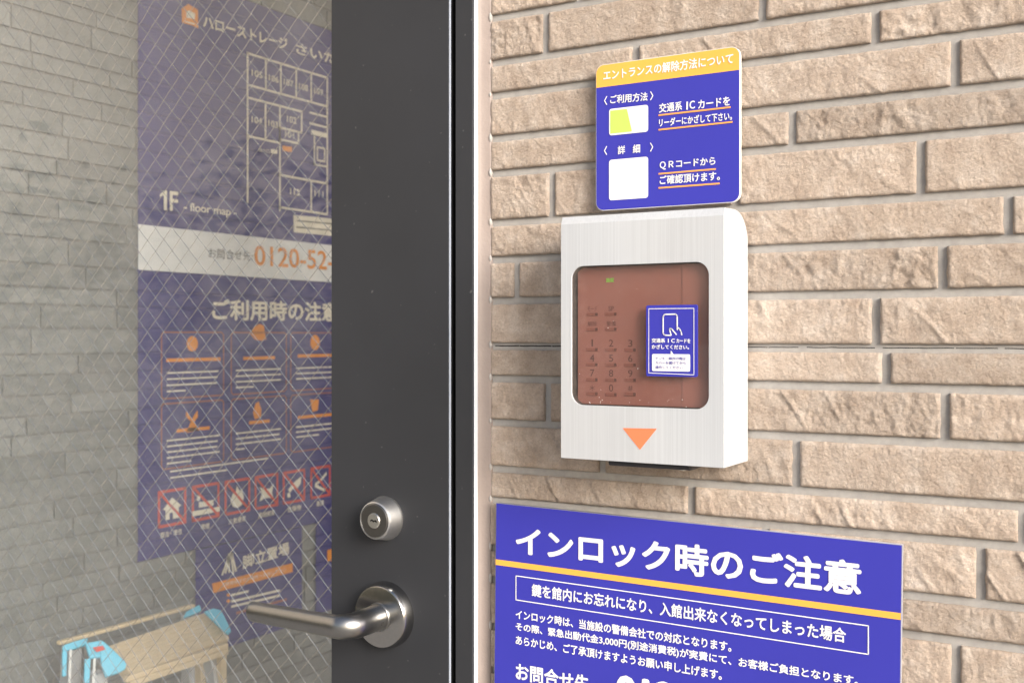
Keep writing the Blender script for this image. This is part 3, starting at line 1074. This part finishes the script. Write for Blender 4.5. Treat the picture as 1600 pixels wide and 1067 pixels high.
# ------------------------------------------------------------------ vestibule behind the door
SX = -1.24                                      # face of the side wall
side = thing('vestibule_wall', 'grey tiled side wall inside the vestibule, seen through the wired glass', 'wall', loc=(SX, 0, 0))
rs = random.Random(5)
srows = []
z = 0.0
while z < 2.6:
    h = rs.choice([0.022, 0.026, 0.030, 0.034, 0.024]); srows.append((z, z + h)); z += h
bases = []
for k in range(8):
    nx, ny = 8, 2
    bm = bmesh.new()
    g = [[bm.verts.new((0.0006 * noise.noise(Vector((i * 0.7, j * 1.3, k * 5))), -0.5 + i / nx, -0.5 + j / ny)) for i in range(nx + 1)] for j in range(ny + 1)]
    for j in range(ny):
        for i in range(nx):
            bm.faces.new((g[j][i], g[j][i + 1], g[j + 1][i + 1], g[j + 1][i]))
    lp = [g[0][i] for i in range(nx)] + [g[j][nx] for j in range(ny)] + [g[ny][nx - i] for i in range(nx)] + [g[ny - j][0] for j in range(ny)]
    bk = [bm.verts.new((-0.005, v.co.y, v.co.z)) for v in lp]
    for a in range(len(lp)):
        b2 = (a + 1) % len(lp)
        bm.faces.new((lp[b2], lp[a], bk[a], bk[b2]))
    me = bpy.data.meshes.new('tile'); bmesh.ops.recalc_face_normals(bm, faces=bm.faces); bm.to_mesh(me); bm.free()
    me.materials.append(M['stone_in']); bases.append(me)
bmf = bmesh.new()
cnt = 0
zlo, zhi = 0.62, 1.80
for (z0, z1) in srows:
    y = 0.115 - rs.uniform(0, 0.16)
    while y < 2.2:
        y1 = y + rs.choice([0.12, 0.16, 0.2, 0.227])
        ya = max(y, 0.112)
        if y1 - ya > 0.012:
            if z1 > zlo and z0 < zhi and ya < 0.85 and cnt < 296:
                o = bpy.data.objects.new('tile', rs.choice(bases)); C.objects.link(o); o.parent = side
                o.location = (0, (ya + y1) / 2, (z0 + z1) / 2)
                o.scale = (1, y1 - ya - 0.003, z1 - z0 - 0.003); cnt += 1
            else:
                add_box(bmf, -0.005, rs.uniform(-0.0006, 0.0006), ya + 0.002, y1 - 0.002, z0 + 0.002, z1 - 0.002)
        y = y1
o = from_bm('tile_field', bmf, M['stone_in'], side); o['kind'] = 'stuff'
box('mortar_bed', -0.14, -0.003, 0.112, 2.2, 0, 2.6, M['mortar_in'], side)
o = box('vestibule_back_wall', SX + 0.001, 0.4, 2.2, 2.3, 0, 2.6, M['plaster']); tag(o, 'plain pale wall at the back of the vestibule', 'wall')

o = box('vestibule_ceiling', SX + 0.001, 0.4, 0.152, 2.199, 2.45, 2.55, M['plaster']); tag(o, kind='structure')
# ground and surroundings
me = bpy.data.meshes.new('ground'); s = 150
me.from_pydata([(-s, -s, 0), (s, -s, 0), (s, s, 0), (-s, s, 0)], [], [(0, 1, 2, 3)])
tag(link('ground', me, M['pave']), kind='structure')
me = bpy.data.meshes.new('vestibule_floor')
me.from_pydata([(SX, 0.03, 0.004), (0.4, 0.03, 0.004), (0.4, 2.2, 0.004), (SX, 2.2, 0.004)], [], [(0, 1, 2, 3)])
tag(link('vestibule_floor', me, M['floor']), kind='structure')
nb = thing('neighbouring_building', 'warm beige rendered building across the forecourt, seen only as a reflection in the door glass', 'building', loc=(-4.6, -4, 0))
box('wall', -3.0, 0, -4.5, 3.2, 0, 6.5, M['render_wall'], nb)
box('parapet', -3.1, 0.08, -4.6, 3.3, 6.5, 6.72, M['plaster'], nb)

hd = thing('added_hedge', 'added loose tall green planting, out of view, thinned upward to grade the reflection in the door glass', 'added_hedge', loc=(-3.9, -5, 0))  # planting added out of view; leaves thin upward to fade the glass veil
rh = random.Random(21)
vs, fs = [], []
for _ in range(26000):
    y = rh.uniform(-3.6, 4.0)
    top = 1.9 + 0.35 * noise.noise(Vector((y * 0.9, 2, 0))) + 0.15 * noise.noise(Vector((y * 3.1, 5, 0)))
    z = top * 1.25 * (1 - math.sqrt(1 - rh.random() * 0.98)) + rh.gauss(0, 0.05)
    c = Vector((0.32 * rh.uniform(-1, 1) * (1 if z < top * 0.8 else 0.6), y, max(0.03, z)))
    a = Vector((rh.gauss(0, 1), rh.gauss(0, 1), rh.gauss(0, 1))).normalized(); b_ = a.orthogonal().normalized()
    sz = rh.uniform(0.02, 0.05)
    k = len(vs)
    vs += [c - a * sz, c + b_ * sz * 0.45, c + a * sz, c - b_ * sz * 0.45]
    fs.append((k, k + 1, k + 2, k + 3))
me = bpy.data.meshes.new('added_foliage'); me.from_pydata([tuple(v) for v in vs], [], fs)
tag(link('added_foliage', me, M['leaf'], hd), kind='stuff')
bm = bmesh.new()
for i in range(12):
    add_tube(bm, [(0, -3.4 + i * 0.64, 0), (0.03, -3.38 + i * 0.64, 0.4), (-0.02, -3.42 + i * 0.64, 0.9)], [0.02, 0.015, 0.006], 6)
tag(from_bm('added_stems', bm, M['blackplastic'], hd), kind='stuff')

# ------------------------------------------------------------------ posters on the vestibule wall
PX = SX + 0.0030
def side_board(name, label, x0px, ytop_px, x1px=None, w=None, ybot_px=None, mat='poster'):
    a = S(x0px, ytop_px, PX)
    if w is None: w = S(x1px, 500, PX).y - a.y
    h = a.z - S(x0px, ybot_px, PX).z
    mat4 = Matrix.Translation((SX, a.y, a.z)) @ SIDEM
    root = thing(name, label, 'sign' if 'sign' in name or 'notice' in name else 'poster', mat=mat4)
    zf = PX - SX
    # thin film that sinks a little into each tile joint
    ys = [0.0]
    for (z0, z1) in srows:
        yj = z0 - a.z
        if -h + 0.004 < yj < -0.004:
            ys += [yj + 0.0025, yj + 0.0009, yj - 0.0009, yj - 0.0025]
    ys += [-h]
    ys = sorted(set(ys), reverse=True)
    vs, fs = [], []
    for y in ys:
        dip = 0
        for (z0, z1) in srows:
            if abs(z0 - a.z - y) < 0.0012: dip = 0.0014
        for x in (0, w):
            vs.append((x, y, zf - dip))
    for i in range(len(ys) - 1):
        fs.append((2 * i, 2 * i + 2, 2 * i + 3, 2 * i + 1))
    # edge thickness
    k = len(vs)
    vs += [(0, 0, zf - 0.0028), (w, 0, zf - 0.0028), (w, -h, zf - 0.0028), (0, -h, zf - 0.0028)]
    nn = len(ys)
    fs += [(0, 1, k + 1, k), (2 * nn - 2, k + 3, k + 2, 2 * nn - 1)]
    me = bpy.data.meshes.new('film'); me.from_pydata(vs, [], fs)
    link('film', me, M[mat], root)
    return Board(root, mat4, zf), w, h

P, w, h = side_board('floor_map_poster', 'large violet-blue floor map and usage rules poster behind the wired glass', 215.5, -62, w=0.594, ybot_px=878)
LF = 0.0005
cw = M['cream']
# logo
P.poly([(283.5, 14), (294, 7), (309, 16), (309.5, 45), (299, 40), (284, 36)], M['orange_dark'], LF, name='logo')
P.poly([(290.5, 19), (295, 17), (304, 22), (304, 31), (291, 28)], cw, LF * 1.5, name='logo_mark')
P.poly([(288.5, 33), (304, 37.5), (304, 39.5), (288.5, 35)], cw, LF * 1.5, name='logo_mark')
P.text('ハローストレージ', (317, 43), (449, 79), 19, cw, 0.028, LF)
P.text('さいたま', (462, 84), (545, 108), 17, cw, 0.022, LF)
# plan: outer line and rooms (traced on the poster's own plane)
def py_at(px, k):                               # a horizontal line of the poster at level k (px height at x=387)
    return 525 - (525 - k) * (1820 - px) / (1820 - 387)
L = []
def hl(x0, x1, k): L.append([(x0, py_at(x0, k)), (x1, py_at(x1, k))])
def vl(x, k0, k1): L.append([(x, py_at(x, k0)), (x, py_at(x, k1))])
hl(386, 511, 84); hl(387, 511, 133); hl(387, 471, 153); vl(386.5, 84, 316); vl(511, 84, 315)
for x in (415, 438.5, 462.5, 486): vl(x, 84, 133)
for x in (414.5, 437): vl(x, 153, 213)
vl(471, 153, 188); hl(437, 471, 188); hl(387, 437, 213); vl(437, 188, 322); hl(437, 466, 207); vl(466, 188, 206)
hl(437, 511, 264.5); hl(437, 511, 317); vl(486, 264, 317)
hl(484, 511, 151); hl(484, 511, 169)
P.lines(L, 0.0034, cw, LF, 'plan_lines')
L = []
vl(491, 190, 236); hl(491, 511, 236); vl(495.5, 206, 228); hl(495.5, 507, 228); vl(507, 206, 228); hl(495.5, 507, 206)
P.lines(L, 0.0028, cw, LF, 'plan_lines')
P.poly([(486, py_at(486, 179)), (510, py_at(510, 179)), (510, py_at(510, 187)), (486, py_at(486, 187))], cw, LF, name='plan_block')
P.poly([(441, 228), (456, 230), (456, 238), (441, 236)], M['orange_dark'], LF, name='plan_marker')
for s, x, k, wd in (('105', 393, 117, 17), ('106', 420, 117, 15), ('107', 443, 117, 15), ('108', 467, 117, 14), ('109', 490.5, 117, 14),
                    ('104', 393, 190, 16), ('103', 419, 190, 15), ('102', 448, 176, 15), ('101', 445, 201, 14), ('112', 453, 293, 15), ('111', 491, 290, 14)):
    P.text(s, (x, py_at(x, k)), (x + wd, py_at(x + wd, k)), 10, cw, 0.012, LF)
P.text('出入口', (404, 237), (421, 240), 6, cw, 0.01, LF)
P.poly([(423, 233), (433, 234.5), (433, 241), (423, 239.5)], cw, LF, name='plan_marker')
P.poly([(249.5, 304), (256.5, 298), (260.5, 298.4), (260.5, 329), (255.5, 328.5), (255.5, 305), (249.5, 308.5)], cw, LF, name='lettering')
P.text('F', (265, 329.5), (278, 331), 31, cw, 0.02, LF)
P.text('- floor map -', (287, 333), (369, 342), 17, cw, 0.012, LF, spacing=0.95)
# small pale box
P.poly([(458, 336), (540, 344), (540, 371), (459, 363)], cw, LF, name='note_box')
P.lines([[(463, 345), (540, 352)], [(463, 355), (540, 362)]], 0.0022, M['greyprint'], LF * 1.6, 'note_lines')
# white band with telephone number
y0, y1 = P.p(215.5, 350.5).y, P.p(215.5, 421.5).y
link('white_band', quads_mesh([[(0, y1), (w, y1), (w, y0), (0, y0)]], P.z + LF), M['white'], P.root)
P.text('お問合せ先:', (325, 403.5), (394, 408), 16, M['greyprint'], 0.006, LF * 2)
P.text('0120-52-4', (397, 415), (536, 423.5), 32, M['orange_dark'], 0.014, LF * 2)
P.text('ご利用時の注意事項', (331, 500.5), (575, 503), 34, cw, 0.030, LF)
# rule boxes: 3 x 2
def ybot(px, k):                                # level given at x = 255
    return 525 + (k - 525) * (1820 - px) / (1820 - 255)
bars, dims = [], []
for r_, (k0, k1) in enumerate(((519, 623), (631, 733))):
    for (x0, x1) in ((252, 349), (361, 447), (454, 540)):
        dims.append([(x0 + 3, ybot(x0 + 3, k0)), (x1 - 3, ybot(x1 - 3, k0)), (x1, ybot(x1, k0 + 4)), (x1, ybot(x1, k1 - 4)), (x1 - 3, ybot(x1 - 3, k1)),
                     (x0 + 3, ybot(x0 + 3, k1)), (x0, ybot(x0, k1 - 4)), (x0, ybot(x0, k0 + 4)), (x0 + 3, ybot(x0 + 3, k0))])
P.lines(dims, 0.0022, M['dim_orange'], LF, 'rule_box')
rt = random.Random(9)
tl = []
def para(x0, x1, k, n, last=0.5, step=9.6):
    for i in range(n):
        xx = x0
        xe_ = x1 if i < n - 1 else x0 + (x1 - x0) * last
        while xx < xe_ - 3:
            ww = rt.uniform(4, 12)
            e_ = min(xx + ww, xe_)
            tl.append([(xx, ybot(xx, k + i * step)), (e_, ybot(e_, k + i * step))])
            xx = e_ + rt.uniform(1.2, 2.2)
para(261, 342, 583, 4, 0.35); para(369, 438, 583, 4, 0.4); para(463, 525, 583, 3, 1)
para(261, 342, 689, 5, 0.5, 9.0); para(369, 438, 689, 4, 0.2, 9.0); para(463, 525, 689, 3, 0.6, 9.0)
para(266, 430, 738, 1, 0.95); para(266, 360, 748, 1, 0.95)
P.lines(tl, 0.0023, M['cream'], LF, 'small_print')
ob = [[(261, ybot(261, 563)), (343, ybot(343, 563))], [(381, ybot(381, 563)), (428, ybot(428, 563))], [(466, ybot(466, 561)), (520, ybot(520, 561))],
      [(277, ybot(277, 675)), (326, ybot(326, 675))], [(390, ybot(390, 673)), (420, ybot(420, 673))], [(466, ybot(466, 672)), (520, ybot(520, 672))]]
for o_ in ob: P.lines([o_], 0.0050, M['orange_dark'], LF, 'rule_heading')
def blob(cx, cy, rx, ry, n=14): return [(cx + rx * math.cos(2 * math.pi * k / n), cy + ry * math.sin(2 * math.pi * k / n)) for k in range(n)]
for bl_ in ([blob(300, 537, 9, 12), [(391, 522), (396, 511), (405, 506), (412, 509), (415, 530), (409, 532), (399, 531)], blob(492, 535, 7.5, 12),
         [(291, 641), (299, 655), (308, 641), (309, 651), (303, 659), (310, 672), (291, 676), (298, 658), (290, 651)],
         [(399, 630), (404, 627), (408, 640), (407, 652), (398, 655), (395, 645)], [(484, 624), (498, 624), (496, 641), (488, 643)]]):
    P.polys([bl_], M['orange_dark'], LF, 'rule_icon')
# prohibition pictograms
def ps(px, k, x_ref=248):
    return (px, 525 + (k - 525) * (1820 - px) / (1820 - x_ref))
for n_, (x0, x1) in enumerate(((248, 289), (301, 341), (352, 389), (399, 433), (443, 475), (486, 515), (523, 550))):
    y0_, y1_ = 769, 823
    P.lines([[ps(x0, y0_), ps(x1, y0_), ps(x1, y1_), ps(x0, y1_), ps(x0, y0_)]], 0.0042, M['red'], LF, 'ban_frame')
    cx = (x0 + x1) / 2; u_ = (x1 - x0) / 40
    def q(dx, k): return ps(cx + dx * u_, k)
    shp = [
        [[q(-14, 797), q(0, 780), q(14, 795), q(10, 797), q(10, 814), q(1, 814), q(1, 804), q(-4, 804), q(-4, 814), q(-10, 814), q(-10, 799)]],
        [[q(-11, 795), q(12, 795), q(12, 804), q(-11, 804)], [q(-21, 808), q(22, 808), q(22, 816), q(-21, 816)], [q(-13, 783), q(-8, 786), q(-10, 793), q(-14, 792)]],
        [[q(-8, 812), q(-12, 801), q(-7, 789), q(-4, 793), q(-1, 778), q(4, 788), q(7, 784), q(11, 800), q(7, 812), q(0, 816)]],
        [[q(-12, 787), q(-5, 792), q(6, 792), q(13, 785), q(10, 800), q(13, 812), q(4, 808), q(-5, 808), q(-13, 812), q(-9, 799)]],
        [[q(-12, 800), q(-4, 792), q(4, 786), q(14, 780), q(13, 793), q(6, 800), q(-2, 800), q(-8, 806)], [q(-13, 806), q(-8, 806), q(-7, 814), q(-13, 814)]],
        [[q(-12, 797), q(-2, 792), q(12, 779), q(13, 784), q(0, 796), q(-8, 800), q(10, 812), q(8, 815), q(-12, 804)]],
        [[q(-8, 800), q(8, 800), q(8, 804), q(-8, 804)]]]
    P.polys(shp[n_], cw, LF * 1.5, 'ban_symbol')
    P.lines([[ps(x0, y0_), ps(x1, y1_)]], 0.0040, M['red'], LF * 2.2, 'ban_slash')
for s, x0, x1, k in (('宿泊・居住', 250, 284, 841), ('喫煙', 314, 327, 841), ('火気使用', 357, 383, 841), ('動物飼育', 404, 429, 841), ('危険物', 449, 470, 841), ('悪臭', 494, 506, 841)):
    P.text(s, ps(x0, k), ps(x1, k), 9, cw, 0.012, LF)

PB2, w2, h2 = side_board('stepladder_notice', 'violet-blue sign with an orange bar marking where the stepladder stands', 305.5, 859.5, x1px=472, ybot_px=1027)
def q2(px, py): return (px, py)
PB2.text('脚立置場', (379, 889), (452, 865), 21, cw, 0.022, LF)
PB2.lines([[(347, 897), (357, 870), (358, 893)], [(357, 866), (362, 864), (368, 891)], [(352, 894), (360, 866)], [(361, 866), (364, 896)]], 0.0036, cw, LF, 'ladder_icon')
PB2.poly([(331, 911), (457, 879), (457, 893), (333, 926)], M['orange_dark'], LF, name='orange_bar')
PB2.text('ご使用後は元の場所へお戻し下さい', (345, 917), (446, 892), 6, cw, 0.004, LF * 2)
PB2.polys([blob(356.5, 929, 2.6, 2.6), blob(356.5, 938.5, 2.6, 2.6)], M['orange_dark'], LF, 'bullet')
tl2 = []
for y_, xe_ in ((929, 388), (939, 436), (947, 436)):
    xx = 362
    while xx < xe_:
        e_ = min(xx + rt.uniform(4, 10), xe_)
        tl2.append([(xx, y_ - (xx - 362) * 0.23), (e_, y_ - (e_ - 362) * 0.23)]); xx = e_ + 1.6
PB2.lines(tl2, 0.0036, cw, LF, 'small_print')
PB2.line([(370, 957), (447, 936)], 0.004, M['dim_orange'], name='thin_bar')
PB3, w3, h3 = side_board('blue_side_notice', 'violet-blue sign mostly hidden by the door edge, right of the stepladder sign', 493.5, 815, w=0.24, ybot_px=960)
PB3.poly([(511, 859), (540, 852), (540, 871), (511, 877)], M['orange_dark'], LF, name='orange_bar')

# ------------------------------------------------------------------ stepladder in the vestibule
hz = 1.22 - 0.376
lad = thing('stepladder', 'aluminium stepladder with tan top step and sky blue plastic corners, inside the vestibule', 'stepladder', loc=(-1.08, 0.22, 0))
off = Vector(lad.location)
def lp_(o): 
    o.parent = lad; o.location = Vector(o.location) - off; return o
def prism(name, top_pts, z0, z1, m, bevel=0.0015):
    me = poly_mesh([top_pts], (z0 + z1) / 2, (z1 - z0) / 2)
    o = link(name, me, m)
    md = o.modifiers.new('b', 'BEVEL'); md.width = bevel; md.segments = 2; md.limit_method = 'ANGLE'
    return lp_(o)
# the folding ladder's top step tips forward
A0, A1 = Vector((-1.1155, 0.190, 0.8405)), Vector((-1.126, 0.362, 0.844))
B0 = Vector((-1.068, 0.190, 0.8135))
ex, ey = (A1 - A0), (B0 - A0)
nrm = ex.cross(ey).normalized()
if nrm.z < 0: nrm = -nrm
def slab(bm, u0, u1, v0, v1, d0, d1):
    vs = [bm.verts.new(A0 + ex * u + ey * v + nrm * d) for d in (d0, d1) for u, v in ((u0, v0), (u1, v0), (u1, v1), (u0, v1))]
    for f in ((0, 3, 2, 1), (4, 5, 6, 7), (0, 1, 5, 4), (1, 2, 6, 5), (2, 3, 7, 6), (3, 0, 4, 7)):
        bm.faces.new([vs[i] for i in f])
bm = bmesh.new()
slab(bm, 0, 1, 0, 1, -0.014, -0.0012)
for k in range(7):
    slab(bm, 0.002, 0.998, 0.01 + k * 0.141, 0.01 + k * 0.141 + 0.122, -0.0012, 0.0)
lp_(from_bm('top_step', bm, M['tan'], bevel=0.0004))
bm = bmesh.new()
add_box(bm, -1.0725, -1.066, 0.180, 0.347, 0.8070, 0.8145)
add_box(bm, -1.0655, -1.0615, 0.183, 0.343, 0.8010, 0.8085)
lp_(from_bm('front_lip', bm, M['tan'], bevel=0.001))
bm = bmesh.new()
add_box(bm, -1.175, -1.167, 0.165, 0.385, 0.8405, 0.8455)
lp_(from_bm('rear_bar', bm, M['tan'], bevel=0.0015))
def plate(name, pts, pt, nn, th, m, bevel=0.0012):
    """thin solid plate on the plane through pt with normal nn"""
    nn = nn.normalized()
    bm = bmesh.new()
    q = []
    for px, py in pts:
        d = ray(px, py); t_ = (pt - CAM).dot(nn) / d.dot(nn); q.append(CAM + d * t_)
    f0 = [bm.verts.new(v_) for v_ in q]; f1 = [bm.verts.new(v_ - nn * th) for v_ in q]
    bm.faces.new(f0); bm.faces.new(f1[::-1])
    for i in range(len(q)):
        j = (i + 1) % len(q)
        bm.faces.new((f0[i], f1[i], f1[j], f0[j]))
    return lp_(from_bm(name, bm, m, bevel=bevel))
fn = Vector((0.75, -0.45, 0.5))
PB0 = Vector((-1.085, 0.16, 0.832))
br = plate('corner_bracket', [(133, 1004), (160, 999), (167, 1025), (140, 1028)], PB0 + Vector((0.014, -0.010, 0.004)), fn, 0.006, M['cyan'])
plate('corner_bracket', [(160, 999.5), (178, 1015), (198, 1035), (196, 1044), (186, 1050), (165, 1057), (158, 1036), (156, 1010)], PB0 + Vector((0.016, -0.011, 0.005)), fn, 0.006, M['cyan'])
plate('leg_sleeve', [(132, 1029), (142, 1027), (140, 1066), (131, 1067)], PB0 + Vector((0.013, -0.009, 0.002)), fn, 0.005, M['cyan'])
plate('leg_highlight', [(146, 1027), (150.5, 1027), (148, 1075), (143, 1075)], PB0 + Vector((0.013, -0.009, 0.002)), fn, 0.003, M['board_edge'])  # white strip on the leg's flange, its highlight put into the colour
PB1 = Vector((-1.165, 0.178, 0.838))
OF = Vector((0.012, -0.010, 0.002))
plate('corner_bracket', [(97, 1008), (117, 1001), (137, 995), (136, 1006), (120, 1012), (98, 1017)], PB1 + OF, fn, 0.007, M['cyan'])
plate('leg_sleeve', [(97, 1017), (105.5, 1015), (104, 1055), (97, 1056)], PB1 + OF, fn, 0.005, M['cyan'])
plate('leg_highlight', [(108, 1014), (113, 1013), (111, 1075), (106, 1075)], PB1 + OF, fn, 0.003, M['board_edge'])  # rear leg: bright line painted as a white strip too
plate('corner_bracket', [(318, 955), (333, 949.5), (345, 952), (350, 961), (361, 984), (355, 990), (348, 984)], Vector((-1.085, 0.352, 0.835)), Vector((0.5, -0.6, 0.6)), 0.006, M['cyan'])
plate('corner_bracket', [(286, 965), (291, 955), (312, 943.5), (315, 953), (300, 960)], Vector((-1.150, 0.365, 0.838)), Vector((0.7, -0.5, 0.5)), 0.006, M['cyan'])
plate('bracket_sticker', [(145, 1011), (161, 1008), (165, 1014), (151, 1018)], PB0 + Vector((0.0180, -0.0125, 0.006)), fn, 0.0004, M['red'], 0)
# legs: folded channels splaying a little to the floor, steps between
def leg(x, y, top_z, dx, dy, sx=0.0085, sy=0.018):
    bm = bmesh.new()
    for (a0, a1, b0, b1) in ((-sx, sx, -sy / 2, -sy / 2 + 0.002), (sx - 0.002, sx, -sy / 2 + 0.0022, sy / 2 - 0.0022), (-sx, sx, sy / 2 - 0.002, sy / 2), (-sx, -sx + 0.002, -sy / 2 + 0.0022, sy / 2 - 0.0022)):
        v = [bm.verts.new(p) for p in ((x + a0 + dx, y + b0 + dy, 0.012), (x + a1 + dx, y + b0 + dy, 0.012), (x + a1 + dx, y + b1 + dy, 0.012), (x + a0 + dx, y + b1 + dy, 0.012),
                                       (x + a0, y + b0, top_z), (x + a1, y + b0, top_z), (x + a1, y + b1, top_z), (x + a0, y + b1, top_z))]
        for f in ((0, 3, 2, 1), (4, 5, 6, 7), (0, 1, 5, 4), (1, 2, 6, 5), (2, 3, 7, 6), (3, 0, 4, 7)):
            bm.faces.new([v[i] for i in f])
    lg = lp_(from_bm('leg', bm, M['alu'], bevel=0.0012))
    bm = bmesh.new(); add_box(bm, x + dx - sx - 0.003, x + dx + sx + 0.003, y + dy - sy / 2 - 0.003, y + dy + sy / 2 + 0.003, 0.0045, 0.04)
    f = from_bm('foot', bm, M['cyan'], bevel=0.002); f.parent = lg; f.location = (0, 0, 0)
    return lg
leg(-1.092, 0.157, 0.822, 0.16, -0.03)
leg(-1.168, 0.182, 0.832, -0.02, -0.03)
leg(-1.092, 0.338, 0.812, 0.16, 0.03)
leg(-1.168, 0.375, 0.832, -0.02, 0.03)
for zz in (0.56, 0.29):
    s = (0.82 - zz) / 0.82
    bm = bmesh.new(); add_box(bm, -1.12 + 0.16 * s, -1.05 + 0.16 * s, 0.180 - 0.03 * s, 0.326 + 0.03 * s, zz - 0.022, zz)
    lp_(from_bm('step', bm, M['tan'], bevel=0.0015))
# tan side boards of the folded rear steps
bm = bmesh.new(); add_box(bm, -1.078, -1.068, 0.337, 0.346, 0.30, 0.802)
lp_(from_bm('side_board', bm, M['tan'], bevel=0.001))
bm = bmesh.new(); add_box(bm, -1.132, -1.120, 0.350, 0.359, 0.30, 0.806)
lp_(from_bm('side_board', bm, M['tan'], bevel=0.001))
